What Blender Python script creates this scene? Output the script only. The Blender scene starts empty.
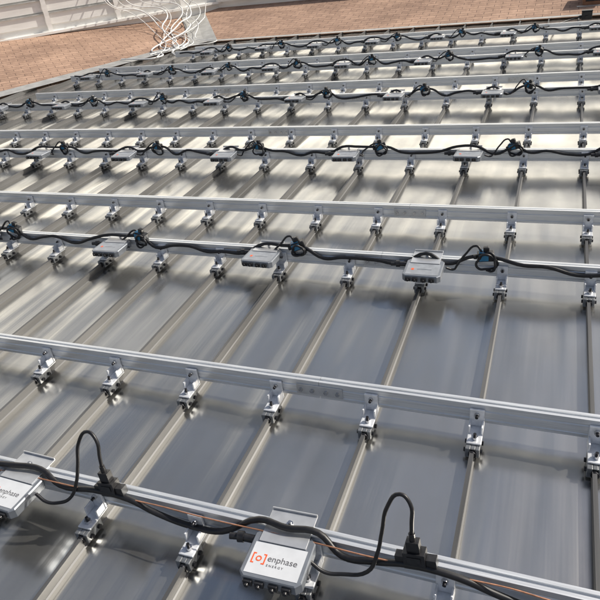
import bpy, math, random
from mathutils import Vector, Matrix
random.seed(7)
S=bpy.context.scene
# ---------------- materials ----------------
def newmat(name):
    m=bpy.data.materials.new(name); m.use_nodes=True
    nt=m.node_tree; b=nt.nodes['Principled BSDF']; return m,nt,b
def N(nt,t,**k):
    n=nt.nodes.new(t)
    for a,v in k.items():
        setattr(n,a,v)
    return n
def simple(name,col,rough=.5,metal=0.,var=.15,scale=30,bump=.0,stretch=(1,1,1),spec=None):
    m,nt,b=newmat(name)
    tc=N(nt,'ShaderNodeTexCoord'); mp=N(nt,'ShaderNodeMapping'); mp.inputs['Scale'].default_value=stretch
    nt.links.new(tc.outputs['Object'],mp.inputs['Vector'])
    no=N(nt,'ShaderNodeTexNoise'); no.inputs['Scale'].default_value=scale; no.inputs['Detail'].default_value=2
    nt.links.new(mp.outputs[0],no.inputs['Vector'])
    cr=N(nt,'ShaderNodeValToRGB')
    cr.color_ramp.elements[0].position=.3; cr.color_ramp.elements[1].position=.72
    cr.color_ramp.elements[0].color=[c*(1-var) for c in col]+[1]
    cr.color_ramp.elements[1].color=[min(1,c*(1+var)) for c in col]+[1]
    nt.links.new(no.outputs[0],cr.inputs[0]); nt.links.new(cr.outputs[0],b.inputs['Base Color'])
    mr=N(nt,'ShaderNodeMapRange'); mr.inputs[3].default_value=rough*.8; mr.inputs[4].default_value=min(1,rough*1.25)
    nt.links.new(no.outputs[0],mr.inputs[0]); nt.links.new(mr.outputs[0],b.inputs['Roughness'])
    b.inputs['Metallic'].default_value=metal
    if bump:
        bp=N(nt,'ShaderNodeBump'); bp.inputs['Strength'].default_value=bump; bp.inputs['Distance'].default_value=.01
        nt.links.new(no.outputs[0],bp.inputs['Height']); nt.links.new(bp.outputs[0],b.inputs['Normal'])
    return m
M_alu=simple('mill_aluminium',(.74,.76,.78),.34,.6,.12,6,0,(1,40,40))
M_cast=simple('cast_bracket_aluminium',(.76,.78,.81),.40,.35,.16,40)
M_clamp=simple('seam_clamp_aluminium',(.26,.27,.28),.4,.7,.2,40)
M_dark=simple('dark_steel_bolt',(.04,.04,.045),.4,.8,.3,60)
M_steel=simple('stainless_bolt',(.55,.55,.56),.25,1,.15,60)
M_inv=simple('inverter_case',(.24,.26,.29),.38,.5,.10,25)
M_plate=simple('inverter_mount_plate',(.62,.63,.64),.3,.6,.08,25)
M_blk=simple('black_cable_jacket',(.012,.012,.014),.42,0,.3,40)
M_plug=simple('black_plastic',(.018,.018,.020),.35,0,.3,60)
M_blue=simple('blue_tag',(.02,.17,.33),.45,0,.2,40)
M_cop=simple('copper_wire',(.50,.25,.15),.45,.5,.2,60)
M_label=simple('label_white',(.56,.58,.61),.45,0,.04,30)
M_labeld=simple('label_darker',(.27,.29,.32),.5,0,.15,30)  # darker label tone for the rows behind the first
M_org=simple('label_orange_print',(.75,.10,.02),.5,0,.05,30)
M_gry=simple('label_grey_print',(.12,.12,.13),.5,0,.05,30)
M_white=simple('white_painted_board',(.82,.81,.78),.5,0,.08,2,0,(1,1,6))
M_flash=simple('galvanised_flashing',(.50,.50,.48),.4,.4,.18,8)
M_brown=simple('terracotta_paint',(.26,.12,.06),.6,0,.2,10)
M_ground=simple('ground_dirt_grass',(.10,.10,.06),.95,0,.5,.6)
M_wall=simple('stucco',(.42,.38,.32),.9,0,.15,20,.3)
M_wire=simple('white_wire',(.78,.78,.76),.5,0,.1,20)
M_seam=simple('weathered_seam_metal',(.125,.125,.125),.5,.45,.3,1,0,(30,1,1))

def roofmat():
    m,nt,b=newmat('weathered_standing_seam_metal'); L=nt.links.new
    tc=N(nt,'ShaderNodeTexCoord')
    def noise(sc,st,det=3,rough=.55):
        mp=N(nt,'ShaderNodeMapping'); mp.inputs['Scale'].default_value=st; L(tc.outputs['Object'],mp.inputs['Vector'])
        n=N(nt,'ShaderNodeTexNoise'); n.inputs['Scale'].default_value=sc; n.inputs['Detail'].default_value=det; n.inputs['Roughness'].default_value=rough
        L(mp.outputs[0],n.inputs['Vector']); return n.outputs[0]
    n1=noise(1,(7,.75,1),1); n2=noise(1,(32,1.0,1),2); n3=noise(2.2,(1,.7,1),5,.6)
    def mix(a,bb,f):
        x=N(nt,'ShaderNodeMix'); x.data_type='FLOAT'; x.inputs[0].default_value=f; L(a,x.inputs[2]); L(bb,x.inputs[3]); return x.outputs[0]
    s=mix(n1,n2,.06); s2=mix(s,n3,.6)
    cr=N(nt,'ShaderNodeValToRGB'); e=cr.color_ramp.elements
    e[0].position=.36; e[0].color=(.44,.435,.42,1); e[1].position=.64; e[1].color=(.60,.59,.56,1)
    L(s2,cr.inputs[0]); L(cr.outputs[0],b.inputs['Base Color'])
    mr=N(nt,'ShaderNodeMapRange'); mr.inputs[1].default_value=.3; mr.inputs[2].default_value=.7; mr.inputs[3].default_value=.30; mr.inputs[4].default_value=.16
    L(s2,mr.inputs[0]); L(mr.outputs[0],b.inputs['Roughness'])
    b.inputs['Metallic'].default_value=.93
    bp=N(nt,'ShaderNodeBump'); bp.inputs['Strength'].default_value=.85; bp.inputs['Distance'].default_value=.014
    L(s,bp.inputs['Height']); L(bp.outputs[0],b.inputs['Normal'])
    return m
M_roof=roofmat()
def shinglemat():
    m,nt,b=newmat('asphalt_shingles'); L=nt.links.new
    tc=N(nt,'ShaderNodeTexCoord')
    br=N(nt,'ShaderNodeTexBrick'); L(tc.outputs['Object'],br.inputs['Vector'])
    br.inputs['Scale'].default_value=1; br.inputs['Brick Width'].default_value=.26; br.inputs['Row Height'].default_value=.11
    br.inputs['Mortar Size'].default_value=.007; br.inputs['Mortar Smooth'].default_value=.8; br.inputs['Bias'].default_value=-.1
    br.inputs['Color1'].default_value=(.42,.285,.21,1); br.inputs['Color2'].default_value=(.33,.22,.16,1); br.inputs['Mortar'].default_value=(.19,.13,.10,1)
    no=N(nt,'ShaderNodeTexNoise'); no.inputs['Scale'].default_value=9; no.inputs['Detail'].default_value=8; no.inputs['Roughness'].default_value=.8; L(tc.outputs['Object'],no.inputs['Vector'])
    n4=N(nt,'ShaderNodeTexNoise'); n4.inputs['Scale'].default_value=.9; n4.inputs['Detail'].default_value=3; L(tc.outputs['Object'],n4.inputs['Vector'])
    av=N(nt,'ShaderNodeMix'); av.data_type='FLOAT'; av.inputs[0].default_value=.4; L(no.outputs[0],av.inputs[2]); L(n4.outputs[0],av.inputs[3])
    hs=N(nt,'ShaderNodeMix'); hs.data_type='RGBA'; hs.blend_type='MULTIPLY'; hs.inputs[0].default_value=.9
    cr=N(nt,'ShaderNodeValToRGB'); cr.color_ramp.elements[0].position=.38; cr.color_ramp.elements[0].color=(.6,.55,.53,1); cr.color_ramp.elements[1].position=.62; cr.color_ramp.elements[1].color=(1.3,1.25,1.2,1)
    L(av.outputs[0],cr.inputs[0]); L(br.outputs['Color'],hs.inputs[6]); L(cr.outputs[0],hs.inputs[7]); L(hs.outputs[2],b.inputs['Base Color'])
    b.inputs['Roughness'].default_value=.9
    bp=N(nt,'ShaderNodeBump'); bp.inputs['Strength'].default_value=.6; bp.inputs['Distance'].default_value=.01; bp.invert=True
    L(br.outputs['Fac'],bp.inputs['Height']); L(bp.outputs[0],b.inputs['Normal'])
    return m
M_sh=shinglemat()

# ---------------- mesh builder ----------------
class MB:
    def __init__(s): s.v=[];s.f=[];s.m=[];s.mats=[];s.sm=[]
    def mi(s,mat):
        if mat not in s.mats: s.mats.append(mat)
        return s.mats.index(mat)
    def add(s,vs,fs,mat,smooth=False,T=None):
        o=len(s.v); i=s.mi(mat)
        for p in vs:
            p=Vector(p)
            if T: p=T@p
            s.v.append(p)
        for f in fs: s.f.append([a+o for a in f]); s.m.append(i); s.sm.append(smooth)
    def box(s,x0,x1,y0,y1,z0,z1,mat,T=None):
        vs=[(x,y,z) for z in (z0,z1) for y in (y0,y1) for x in (x0,x1)]
        s.add(vs,[(0,2,3,1),(4,5,7,6),(0,1,5,4),(2,6,7,3),(0,4,6,2),(1,3,7,5)],mat,False,T)
    def cyl(s,c,axis,r,h,mat,n=12,T=None):
        a=Vector(axis).normalized(); q=a.to_track_quat('Z','Y').to_matrix().to_4x4()
        X=Matrix.Translation(c)@q
        if T: X=T@X
        vs=[(r*math.cos(2*math.pi*i/n),r*math.sin(2*math.pi*i/n),z) for z in (-h/2,h/2) for i in range(n)]
        s.add(vs,[(i,(i+1)%n,n+(i+1)%n,n+i) for i in range(n)],mat,True,X)
        s.add(vs[:n],[tuple(range(n-1,-1,-1))],mat,False,X); s.add(vs[n:],[tuple(range(n))],mat,False,X)
    def prof(s,pts,x0,x1,mat,T=None):
        n=len(pts)
        vs=[(x0,y,z) for y,z in pts]+[(x1,y,z) for y,z in pts]
        s.add(vs,[(i,(i+1)%n,n+(i+1)%n,n+i) for i in range(n)]+[tuple(range(n-1,-1,-1)),tuple(range(n,2*n))],mat,False,T)
    def obj(s,name,parent=None,bevel=0,loc=None):
        me=bpy.data.meshes.new(name); me.from_pydata([tuple(p) for p in s.v],[],s.f); 
        for m in s.mats: me.materials.append(m)
        me.polygons.foreach_set('material_index',s.m); me.polygons.foreach_set('use_smooth',s.sm); me.update()
        o=bpy.data.objects.new(name,me); S.collection.objects.link(o)
        if parent: o.parent=parent
        if loc: o.location=loc
        if bevel:
            b=o.modifiers.new('bevel','BEVEL'); b.width=bevel; b.segments=2; b.limit_method='ANGLE'
        return o
def empty(name,loc=(0,0,0)):
    e=bpy.data.objects.new(name,None); S.collection.objects.link(e); e.location=loc; e.empty_display_size=.1; return e
def cable(name,pts,r,mat,parent=None,res=5):
    c=bpy.data.curves.new(name,'CURVE'); c.dimensions='3D'; c.bevel_depth=r; c.bevel_resolution=2; c.resolution_u=res; c.use_fill_caps=True
    sp=c.splines.new('BEZIER'); sp.bezier_points.add(len(pts)-1)
    for bp_,p in zip(sp.bezier_points,pts):
        bp_.co=p; bp_.handle_left_type='AUTO'; bp_.handle_right_type='AUTO'
    c.materials.append(mat)
    o=bpy.data.objects.new(name,c); S.collection.objects.link(o)
    if parent: o.parent=parent
    return o

# ---------------- metal roof ----------------
PITCH=.41; VB=9.95
P0=Vector((-6.4,9.95,0)); VD=Vector((1.7,3.7,0)).normalized(); VN=Vector((-VD.y,VD.x,0))
def vmax_(u):
    return min(VB, P0.y+(u-P0.x)*VD.y/VD.x)
roof=empty('metal_roof')
V0=-3.0
pm=MB(); sm_=MB()
for k in range(-28,9):
    u0=k*PITCH; u1=u0+PITCH
    NX=8
    ph=random.uniform(0,6.28); ph2=random.uniform(0,6.28); am=random.uniform(.6,1.5)
    NY=150
    if vmax_(u1)<V0+.1: continue
    vs=[];fs=[]
    for i in range(NX+1):
        t=i/NX; u=u0+t*PITCH; ve=max(V0+.02,vmax_(u))
        for j in range(NY+1):
            v=V0+(ve-V0)*j/NY
            w=math.sin(math.pi*t)
            z=am*.0022*w*(math.sin(v*2.1+ph)+.6*math.sin(v*4.7+ph2)+.35*math.sin(v*9.3+ph+ph2))
            z+=.0020*am*math.sin(2*math.pi*t+ .8*math.sin(v*1.3+ph2))*w
            vs.append((u,v,z))
    for i in range(NX):
        for j in range(NY):
            a=i*(NY+1)+j; fs.append((a,a+NY+1,a+NY+2,a+1))
    pm.add(vs,fs,M_roof,True)
    ve=vmax_(u0)
    if ve>V0+.2:
        prof=[(-.012,-.002),(-.004,.004),(-.004,.030),(-.009,.032),(-.009,.042),(.006,.043),(.006,.030),(.004,.028),(.004,.004),(.012,-.002)]
        n=len(prof)
        vs=[(u0+a,V0,z) for a,z in prof]+[(u0+a,ve-.03,z) for a,z in prof]
        sm_.add(vs,[(i,n+i,n+(i+1)%n,(i+1)%n) for i in range(n)]+[tuple(range(n)),tuple(range(2*n-1,n-1,-1))],M_seam)
pm.obj('roof_pans',roof); sm_.obj('standing_seams',roof)
ef=MB()
ef.box(-12.2,9*PITCH,V0-.06,V0-.004,-.14,.012,M_flash); ef.obj('eave_gutter',roof)

# ---------------- rails ----------------
def rail_profile():
    w=.018
    return [(-w,0),(w,0),(w,.03),(w-.004,.034),(w-.004,.046),(w,.05),(w,.085),(.006,.085),(.006,.077),(-.006,.077),(-.006,.085),
            (-w,.085),(-w,.064),(-w+.003,.061),(-w+.003,.056),(-w,.053),(-w,.024),(-w+.003,.021),(-w+.003,.016),(-w,.013)]
RZ=.072; RT=RZ+.085
def bracket(mb,u,v):
    w=.027
    yf=v-.018
    mb.box(u-w,u+w,yf-.012,yf-.001,RZ-.012,RT-.018,M_cast)
    mb.box(u-w,u-w+.007,yf-.055,yf-.0125,RZ-.012,RZ+.022,M_cast)
    mb.box(u+w-.007,u+w,yf-.055,yf-.0125,RZ-.012,RZ+.022,M_cast)
    mb.box(u-w,u+w,yf-.105,yf-.001,RZ-.020,RZ-.0125,M_cast)
    mb.cyl((u,yf-.017,RT-.040),(0,1,0),.011,.010,M_steel,6)
    mb.cyl((u,yf-.020,RT-.040),(0,1,0),.006,.022,M_dark,8)
    mb.cyl((u+.001,yf-.080,RZ-.006),(0,0,1),.012,.012,M_steel,6)
    mb.cyl((u+.001,yf-.080,RZ+.002),(0,0,1),.006,.022,M_dark,8)
    mb.box(u-.028,u-.0095,yf-.128,yf-.045,.008,RZ-.0205,M_clamp)
    mb.box(u+.0085,u+.024,yf-.128,yf-.045,.012,RZ-.0205,M_clamp)
    mb.box(u-.0094,u+.0084,yf-.126,yf-.047,.0445,RZ-.0210,M_clamp)
    for dy in (-.108,-.065):
        mb.cyl((u+.026,yf+dy,.028),(1,0,0),.009,.012,M_dark,8)
        mb.cyl((u-.030,yf+dy,.028),(1,0,0),.009,.010,M_dark,8)
    mb.cyl((u-.001,yf-.131,.030),(0,1,0),.015,.012,M_dark,10)
def rail(v,u0,u1,splices=()):
    e=empty('solar_mounting_rail',(0,v,0))
    mb=MB()
    pr=rail_profile()
    cuts=[u0]+sorted(splices)+[u1]
    for a,b in zip(cuts[:-1],cuts[1:]):
        mb.prof([(y,z+RZ) for y,z in pr],a+.001,b-.001,M_alu)
    mb.obj('rail_extrusion',e)
    bb=MB()
    k0=math.ceil(u0/PITCH+.05); k1=math.floor(u1/PITCH-.05)
    for k in range(k0,k1+1):
        if v<vmax_(k*PITCH)-.3: bracket(bb,k*PITCH-.0015+random.uniform(-.004,.004),random.uniform(-.002,0))
    bb.obj('l_foot_brackets',e,.0025)
    for s in splices:
        sp=MB()
        sp.box(s-.10,s+.10,-.0235,-.0185,RZ+.016,RZ+.066,M_plate)
        for dx in (-.08,-.03,.03,.08): sp.cyl((s+dx,-.027,RZ+.04),(0,1,0),.010,.009,M_steel,6)
        sp.obj('splice_plate',e,.001)
    return e
ROWS_I=[.13,1.95,3.66,5.38,6.95,8.40]
ROWS_P=[.84,2.61,4.27,5.93,7.40,8.72]
LEFT=[-9.5,-9.2,-9.0,-8.2,-7.1,-6.1]; LEFTP=[-9.5,-9.2,-8.6,-6.9,-6.9,-5.9]
for i,v in enumerate(ROWS_I): rail(v,LEFT[i],2.2,[-1.05,-4.3] if i==1 else ([-1.0-.37*i] if i>1 else [-3.9]))
for i,v in enumerate(ROWS_P): rail(v,LEFTP[i],2.2,[[-1.04,-5.0],[-1.03],[-2.6],[-.6,-4.],[-3],[-2]][i])

# ---------------- microinverters ----------------
def inverter(u,v,detail=False,rot=0):
    e=empty('microinverter',(u,v,0)); e.rotation_euler=(random.uniform(-.04,.04),0,random.uniform(-.05,.05)+rot)
    zt=RT+.004
    b=MB()
    x=.098; y0=-.200; y1=-.030; c=.016
    out=[(-x+c,y0),(x-c,y0),(x,y0+c),(x,y1-c),(x-c,y1),(-x+c,y1),(-x,y1-c),(-x,y0+c)]
    n=len(out); z0=zt-.040; z1=zt-.004
    ins=[(px*.965,(py-(y0+y1)/2)*.965+(y0+y1)/2) for px,py in out]
    vs=[(px,py,z0) for px,py in out]+[(px,py,z1-.004) for px,py in out]+[(px,py,z1) for px,py in ins]
    fs=[(i,(i+1)%n,n+(i+1)%n,n+i) for i in range(n)]+[(n+i,n+(i+1)%n,2*n+(i+1)%n,2*n+i) for i in range(n)]+[tuple(range(n-1,-1,-1)),tuple(range(2*n,3*n))]
    b.add(vs,fs,M_inv)
    b.obj('case',e)
    p=MB()
    p.box(-.076,.076,-.075,.052,zt-.0035,zt,M_plate)
    p.box(-.076,.076,.047,.0515,zt+.0002,zt+.008,M_plate)
    p.cyl((0,0,zt+.004),(0,0,1),.011,.008,M_steel,6); p.cyl((0,0,zt+.008),(0,0,1),.006,.014,M_steel,10)
    p.obj('mount_plate',e,.001)
    q=MB()
    for dx in (-.066,-.030,.014,.055):
        q.box(dx-.014,dx+.014,y0-.010,y0-.0005,z0+.006,z0+.026,M_plug)
        q.cyl((dx,y0-.013,z0+.016),(0,1,0),.007,.010,M_plug,10)
    q.cyl((-x-.022,y1-.03,z0+.016),(1,0,0),.013,.044,M_plug,12)
    q.cyl((-x-.05,y1-.03,z0+.016),(1,.15,0),.018,.02,M_plug,10)
    q.cyl((-x-.072,y1-.033,z0+.016),(1,.15,0),.011,.03,M_plug,10)
    q.obj('connectors',e,.0015)
    l=MB()
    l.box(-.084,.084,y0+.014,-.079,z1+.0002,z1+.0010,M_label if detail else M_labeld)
    zz=z1+.0016
    if detail:
        cx,cy=-.054,-.135
        for sx in (-1,1):
            l.box(cx+sx*.020-.002,cx+sx*.020+.002,cy-.018,cy+.018,zz-.0004,zz,M_org)
            for sy in (-1,1):
                a=cx+sx*.0178; bb=cx+sx*.012
                l.box(min(a,bb),max(a,bb),cy+sy*.016-.002,cy+sy*.016+.002,zz-.0004,zz,M_org)
        n=20
        vs=[(cx+r*math.cos(6.2832*i/n),cy+r*math.sin(6.2832*i/n),zz) for r in (.0055,.0095) for i in range(n)]
        l.add(vs,[(i,n+i,n+(i+1)%n,(i+1)%n) for i in range(n)],M_org)
        for txt,sz,tx,ty,mt in (('enphase',.029,-.027,-.138,M_gry),('E N E R G Y',.0105,-.024,-.156,M_gry)):
            t=bpy.data.curves.new('label_text','FONT'); t.body=txt; t.size=sz; t.extrude=.0002; t.materials.append(mt)
            o=bpy.data.objects.new('label_text',t); S.collection.objects.link(o); o.parent=e; o.location=(tx,ty,zz)
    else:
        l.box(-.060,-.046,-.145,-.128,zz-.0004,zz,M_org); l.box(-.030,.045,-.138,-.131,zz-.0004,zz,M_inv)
    l.obj('label',e)
    return e
IU=[[-.90,-1.95,-2.97],[-.80,-1.73,-2.78,-3.85,-4.9],[.22,-.79,-1.74,-2.82,-3.84,-4.82,-5.85],[.22,-.79,-1.74,-2.81,-3.80,-4.80,-5.93,-6.95],
    [.22,-.70,-1.74,-2.76,-3.75,-4.66,-5.7,-6.7],[.2,-.88,-1.82,-2.74,-3.63,-4.48,-5.45]]
CU=[[.55,-.50,-1.56,-2.6],[.53,-.50,-1.54,-2.61,-3.65,-4.6],[.50,-.48,-1.48,-2.53,-3.53,-4.58,-5.6],[.5,-.47,-1.45,-2.48,-3.45,-4.5,-5.5,-6.5],
    [.5,-.45,-1.45,-2.4,-3.4,-4.4,-5.3,-6.4],[.45,-.55,-1.5,-2.4,-3.3,-4.2,-5.1]]
for r,us in enumerate(IU):
    for u in us:
        inverter(u,ROWS_I[r],detail=(r==0))
# ---------------- connectors ----------------
def connector(u,v,r):
    e=empty('cable_connector',(u,v,0))
    if r==0:
        T=Matrix.Translation((0,-.026,RT+.034))@Matrix.Rotation(-.12,4,'Y')@Matrix.Rotation(-.10,4,'X')
        b=MB()
        b.box(-.032,.032,-.019,.019,-.036,.022,M_plug,T)
        b.box(-.058,-.0325,-.014,.014,-.028,.002,M_plug,T); b.box(.0325,.062,-.014,.014,-.028,.002,M_plug,T)
        b.box(-.019,.019,-.013,.013,.0225,.060,M_plug,T)
        b.cyl((0,0,.072),(0,0,1),.0095,.024,M_plug,12,T)
        b.box(-.020,.020,-.0215,-.0195,-.012,.010,M_plug,T)
        b.obj('t_plug',e,.004)
    else:
        b=MB(); T=Matrix.Translation((0,-.01,RT+.026))@Matrix.Rotation(random.uniform(-.4,.4),4,'Z')@Matrix.Rotation(random.uniform(-.4,.4),4,'Y')
        b.box(-.042,.042,-.024,.024,-.024,.024,M_plug,T)
        b.box(-.062,-.0425,-.012,.012,-.012,.010,M_plug,T)
        b.box(-.012,.018,-.014,.014,.0245,.054,M_plug,T)
        b.obj('t_plug',e,.006)
        t=MB(); t.box(-.034,.012,-.0285,-.0245,-.016,.018,M_blue,T); t.box(-.034,.010,-.018,.018,.0245,.0275,M_blue,T); t.obj('blue_tag',e,.001)
        pts=[]
        a0=random.uniform(0,6); rs=random.uniform(.75,1.1)
        for i in range(random.choice((14,18,22))):
            a=a0+i*.62; rr=(.046+.008*math.sin(i*1.7))*rs
            pts.append((rr*math.cos(a)*1.0+.01,-.038-.012*math.sin(i*.9),RT+.004+rr*math.sin(a)*.95))
        cable('slack_coil',pts,.0065,M_blk,e,4)
    return e
for r,us in enumerate(CU):
    for u in us: connector(u,ROWS_I[r],r)
# ---------------- trunk cables ----------------
for r,v in enumerate(ROWS_I):
    if r==0:
        prof=[(-4.2,.02),(-3.6,.045),(-3.1,.0),(-2.6,.04),(-2.25,.015),(-2.0,-.012),(-1.88,.0),(-1.78,.022),(-1.62,.004),(-1.48,.010),(-1.38,.050),(-1.25,.075),(-1.13,.062),(-1.0,.0),(-.90,-.018),(-.80,.0),(-.72,.040),(-.62,.030),(-.52,.006),(-.38,.012),(-.26,.050),(-.15,.080),(.0,.10),(.2,.08),(.5,.02),(.9,.05),(1.5,.02),(2.1,.05)]
        pts=[]
        for u,o in prof:
            if o<.004: pts.append((u,v-.012+(0 if o>-.01 else -.01),RT+.016-o*.2))
            else: pts.append((u,v-.040,RT+.012-o))
    else:
        pts=[]; u=LEFT[r]+.1
        nodes=sorted([(x,0) for x in IU[r]]+[(x,1) for x in CU[r]])
        while u<2.1:
            near=min(nodes,key=lambda n:abs(n[0]-u)); d=abs(near[0]-u)
            if d<.10: o=-.004 if near[1] else -.012
            else: o=random.uniform(.012,.058)
            if o<.0: pts.append((u,v-.012,RT+.018-o*.3))
            else: pts.append((u,v-.034,RT+.012-o))
            u+=random.uniform(.10,.15)
    cable('trunk_cable',pts,.0105,M_blk)
    if r==0:
        pts=[]; u=LEFT[r]+.3
        while u<2.1:
            pts.append((u,v-.034-random.uniform(.0,.010),RT+.002+random.uniform(-.006,.005))); u+=.14
        cable('copper_ground_wire',pts,.0024,M_cop)
v=ROWS_I[0]
def drop(up,ui,k=1.,ww=1.):
    zc=RT+.12
    pts=[(up-.010,v-.019,RT+.108),(up-.010,v-.012,zc+.03),(up-.018*ww,v+.010,zc+.075*k),(up-.050*ww,v+.020,zc+.092*k),(up-.085*ww,v+.005,zc+.055*k),(up-.100*ww,v-.02,zc-.02),(up-.112*ww,v-.045,zc-.09),
         (up-.14*ww,v-.07,RT-.03),(up-.21,v-.085,RT-.05),(ui+.14,v-.095,RT-.045),(ui+.098,v-.09,RT-.02)]
    cable('inverter_drop_cable',pts,.0062,M_blk)
drop(-.50,-.90,1.15,.95); drop(-1.56,-1.95,1.2,1.15); drop(-2.6,-2.97)
for r in range(1,6):
    for c in CU[r]:
        i=min(IU[r],key=lambda x:abs(x-(c-.27))) 
        if abs(i-c)>.45: continue
        vv=ROWS_I[r]; h=random.uniform(-.01,.03)
        cable('inverter_drop_cable',[(c-.02,vv-.015,RT+.05),(c-.05,vv,RT+.05+h),(c-.10,vv-.02,RT+.02+h*.6),(c-.14,vv-.05,RT-.02),((c+i)/2,vv-.06,RT-.035),(i+.11,vv-.08,RT-.02)],.0062,M_blk)

# ---------------- shingle roofs ----------------
def plane_roof(name,origin,xdir,updir,poly,T=.05):
    x=Vector(xdir).normalized(); y0=Vector(updir); y=(y0-x*y0.dot(x)).normalized(); z=x.cross(y)
    m=Matrix.Identity(4)
    for i,c in enumerate((x,y,z)):
        for j in range(3): m[j][i]=c[j]
    m.translation=Vector(origin); inv=m.inverted()
    loc=[inv@Vector(p) for p in poly]; n=len(loc)
    mb=MB(); mb.add([(p.x,p.y,0) for p in loc]+[(p.x,p.y,-T) for p in loc],[tuple(range(n)),tuple(range(2*n-1,n-1,-1))]+[(i,n+i,n+(i+1)%n,(i+1)%n) for i in range(n)],M_sh)
    o=mb.obj(name); o.matrix_world=m
    return o
R=Matrix(((0.93212,-0.08527,0.35197),(0.34223,0.5253,-0.77906),(-0.11846,0.84664,0.51882)))
pos=Vector((-0.24186,-1.01276,1.77294))
tb=.16; tl=.16
def zb(p): return .02+tb*(p[1]-VB)
def zl(p): return .02+tl*((p[0]-P0.x)*VN.x+(p[1]-P0.y)*VN.y)
def onb(u,v): return (u,v,zb((u,v)))
def onl(u,v): return (u,v,zl((u,v)))
G0=Vector((-10.13,8.84,.49)); G1=Vector((-7.09,12.1,.26))
plane_roof('shingle_roof',onb(0,VB),(1,0,0),(0,1,tb),[onb(-12,VB),onb(4.5,VB),onb(4.5,VB+5),onb(-12,VB+5)])
gd=(G1-G0)
plane_roof('shingle_roof',(P0.x,P0.y,.02),gd,(VN.x,VN.y,tl),[onl(*(P0-VD*12)[:2]),onl(*(P0+VD*5)[:2]),onl(*(P0+VD*5+VN*9)[:2]),onl(*(P0-VD*12+VN*9)[:2])])
fl=MB()
fl.box(-6.3,4.5,VB-.10,VB+.03,.046,.050,M_flash)
a=P0-VD*12; b_=P0+VD*.05
def strip(p,q,off0,off1,z0f,z1f):
    vs=[p+off0,p+off1,q+off1,q+off0]
    return [(w[0],w[1],(z0f if i in(0,3) else z1f)(w)) for i,w in enumerate(vs)]
vv_=strip(a,b_,VN*-.15,VN*.12,lambda w:.047,lambda w:zl(w)+.035)
fl.add(vv_,[(0,1,2,3)],M_flash)
fl.obj('roof_flashing')
f2=MB()
dv=Vector((-.64,1,0)); q0=Vector((P0.x,P0.y,0)); q1=q0+dv*2.6
f2.add([(w[0],w[1],max(zl(w),zb(w))+.012) for w in (q0,q0+Vector((.28,0,0)),q1+Vector((.28,0,0)),q1)],[(0,1,2,3)],M_flash)
f2.add([(w[0],w[1],max(zl(w),zb(w))+.012) for w in (q0,q1,q1+Vector((-.25,-.10,0)),q0+Vector((-.25,-.10,0)))],[(0,1,2,3)],M_flash)
f2.obj('valley_flashing')

# ---------------- house + ground ----------------
g=MB(); g.box(-400,400,-400,400,-5.2,-5,M_ground); g.obj('ground')
h=MB(); h.box(-12,3.6,V0+.4,VB+4,-5,-.06,M_wall); h.obj('house_walls')

# ---------------- white parapet wall behind (stepped boards, cap, pilasters) ----------------
def parapet(p,q,zbase,ztop):
    e=empty('white_parapet_wall')
    p=Vector((p[0],p[1],0)); q=Vector((q[0],q[1],0)); d=(q-p); Ln=d.length; d.normalize(); nrm=Vector((d.y,-d.x,0))
    T=Matrix.Identity(4)
    for i,c in enumerate((d,-nrm,Vector((0,0,1)))):
        for j in range(3): T[j][i]=c[j]
    T.translation=p
    mb=MB()
    mb.box(0,Ln,0,.25,-1.0,ztop,M_white,T)
    mb.box(-.02,Ln+.02,-.06,-.002,-1.0,zbase+.14,M_white,T)
    mb.box(-.02,Ln+.02,-.14,-.0,zbase+.142,zbase+.185,M_white,T)
    if ztop-zbase>.5:
        z=zbase+.30
        while z<ztop-.12:
            mb.box(0,Ln,-.03,-.002,z,z+.19,M_white,T); 
            mb.box(0,Ln,-.055,-.002,z+.1905,z+.215,M_flash,T)
            z+=.235
        x=.5
        while x<Ln: 
            mb.box(x,x+.09,-.075,-.0555,zbase+.186,ztop-.02,M_white,T); x+=1.35
    mb.box(-.1,Ln+.05,-.12,.32,ztop+.001,ztop+.05,M_white,T)
    mb.obj('boards',e)
    return T
D1=(G1-G0).normalized()
A0=G0-D1*5
parapet((A0.x,A0.y),(G1.x,G1.y),.30,1.50)
parapet((-7.05,12.1),(4.4,12.1),.33,.60)

# white wires hanging from the wall to the roof
random.seed(21)
for i in range(11):
    x=-8.35+.12*i; y=10.7+.11*i
    ex=-7.0+.09*random.randint(0,6); ey=9.1+.14*random.randint(0,6)
    s1=random.uniform(-.35,.35); s2=random.uniform(-.3,.3)
    t=(i+.5)/11; wx=G0.x+(G1.x-G0.x)*(.45+.5*t); wy=G0.y+(G1.y-G0.y)*(.45+.5*t)
    pts=[(wx+.06,wy-.06,1.58),(wx+.12,wy-.12,1.35),(wx+.2+s1*.6,wy-.35,.85),(x+.15+s2,y-.35,max(zl((x,y-.35)),0)+.25),((x+ex)/2+.15+s1*.5,(y+ey)/2-.1,.20+.04*(i%4)),(ex,ey,.10),(ex+.3+s1,ey-.35+s2,.08),(ex+.1+s2,ey-.7,.09)]
    cable('hanging_wire',pts,.007+.005*(i%2),M_wire,res=12)
rv=empty('roof_vent',(.22,10.62,.12))
rb=MB(); rb.box(-.17,.17,-.15,.15,-.02,.16,M_brown); rb.box(-.21,.21,-.19,.19,.161,.20,M_brown); rb.box(-.25,.25,-.24,.22,-.03,-.0205,M_flash)
for zz in (.03,.07,.11): rb.box(-.13,.13,-.156,-.1505,zz,zz+.022,M_dark)
rb.obj('vent_box',rv,.008)
jb=empty('junction_box',(.10,9.55,.045))
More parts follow.
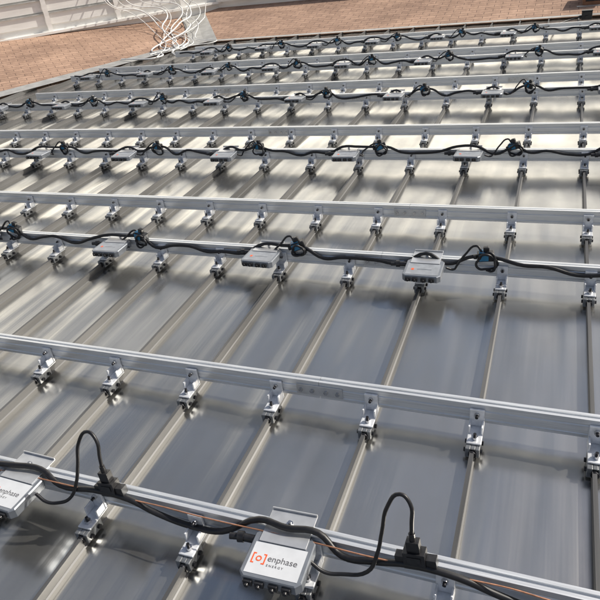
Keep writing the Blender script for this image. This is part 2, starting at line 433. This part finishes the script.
j=MB(); j.box(-.07,.07,-.05,.05,0,.11,M_plug); j.box(-.075,.075,-.055,.055,.1105,.125,M_plug); j.cyl((-.085,0,.04),(1,0,0),.018,.03,M_plug); j.cyl((0,-.065,.04),(0,1,0),.018,.03,M_plug); j.obj('box',jb,.006)
cable('trunk_cable',[(.02,9.55,.085),(-.15,9.45,.06),(-.3,9.2,.06),(-.35,8.9,.10),(-.45,8.45,.16)],.0105,M_blk)

# ---------------- light ----------------
az=math.radians(-58)
el=math.radians(40)
sd=Vector((-math.sin(az)*math.cos(el),math.cos(az)*math.cos(el),math.sin(el)))
ld=bpy.data.lights.new('sun','SUN'); ld.energy=5.0; ld.angle=math.radians(.5); ld.color=(1,.94,.84)
lo=bpy.data.objects.new('sun',ld); S.collection.objects.link(lo); lo.rotation_euler=sd.to_track_quat('Z','Y').to_euler()
w=bpy.data.worlds.new('World'); S.world=w; w.use_nodes=True
nt=w.node_tree; sky=nt.nodes.new('ShaderNodeTexSky'); sky.sky_type='NISHITA'; sky.sun_disc=False; sky.sun_elevation=el
sky.sun_rotation=math.atan2(sd.x,sd.y)
sky.air_density=1; sky.dust_density=3
L=nt.links.new
tc=N(nt,'ShaderNodeTexCoord'); mp=N(nt,'ShaderNodeMapping'); mp.inputs['Scale'].default_value=(1,1,2.4); L(tc.outputs['Generated'],mp.inputs[0])
cn=N(nt,'ShaderNodeTexNoise'); cn.inputs['Scale'].default_value=3.4; cn.inputs['Detail'].default_value=6; cn.inputs['Roughness'].default_value=.6; L(mp.outputs[0],cn.inputs['Vector'])
cr=N(nt,'ShaderNodeMapRange'); cr.inputs[1].default_value=.42; cr.inputs[2].default_value=.66; cr.inputs[3].default_value=-.12; cr.inputs[4].default_value=.30; cr.clamp=True; L(cn.outputs[0],cr.inputs[0])
sx=N(nt,'ShaderNodeSeparateXYZ'); L(tc.outputs['Generated'],sx.inputs[0])
hz=N(nt,'ShaderNodeMapRange'); hz.interpolation_type='SMOOTHSTEP'; hz.inputs[1].default_value=.20; hz.inputs[2].default_value=.58; hz.inputs[3].default_value=1.0; hz.inputs[4].default_value=.0; L(sx.outputs[2],hz.inputs[0])
ad=N(nt,'ShaderNodeMath'); ad.operation='ADD'; ad.use_clamp=True; L(cr.outputs[0],ad.inputs[0]); L(hz.outputs[0],ad.inputs[1])
dp=N(nt,'ShaderNodeVectorMath'); dp.operation='DOT_PRODUCT'; L(tc.outputs['Generated'],dp.inputs[0]); dp.inputs[1].default_value=(-.35,.93,0)
fr=N(nt,'ShaderNodeMapRange'); fr.interpolation_type='SMOOTHSTEP'; fr.inputs[1].default_value=.2; fr.inputs[2].default_value=.92; fr.inputs[3].default_value=0; fr.inputs[4].default_value=1; L(dp.outputs['Value'],fr.inputs[0])
cc=N(nt,'ShaderNodeMix'); cc.data_type='RGBA'; L(fr.outputs[0],cc.inputs[0]); cc.inputs[6].default_value=(4.6,4.6,4.6,1); cc.inputs[7].default_value=(25,23.2,19.8,1)  # invented bright haze bank ahead, added to lighten the far roof's reflections
mx=N(nt,'ShaderNodeMix'); mx.data_type='RGBA'; L(ad.outputs[0],mx.inputs[0]); L(sky.outputs[0],mx.inputs[6]); L(cc.outputs[2],mx.inputs[7])
L(mx.outputs[2],nt.nodes['Background'].inputs[0]); nt.nodes['Background'].inputs[1].default_value=.10
# ---------------- camera ----------------
cam=bpy.data.cameras.new('camera'); co=bpy.data.objects.new('camera',cam); S.collection.objects.link(co)
m=R.to_4x4(); m.translation=pos; co.matrix_world=m
cam.sensor_width=36; cam.lens=623.39/600*36; cam.clip_end=2000; cam.clip_start=.05
S.camera=co
S.view_settings.view_transform='Standard'; S.view_settings.look='None'; S.view_settings.exposure=0
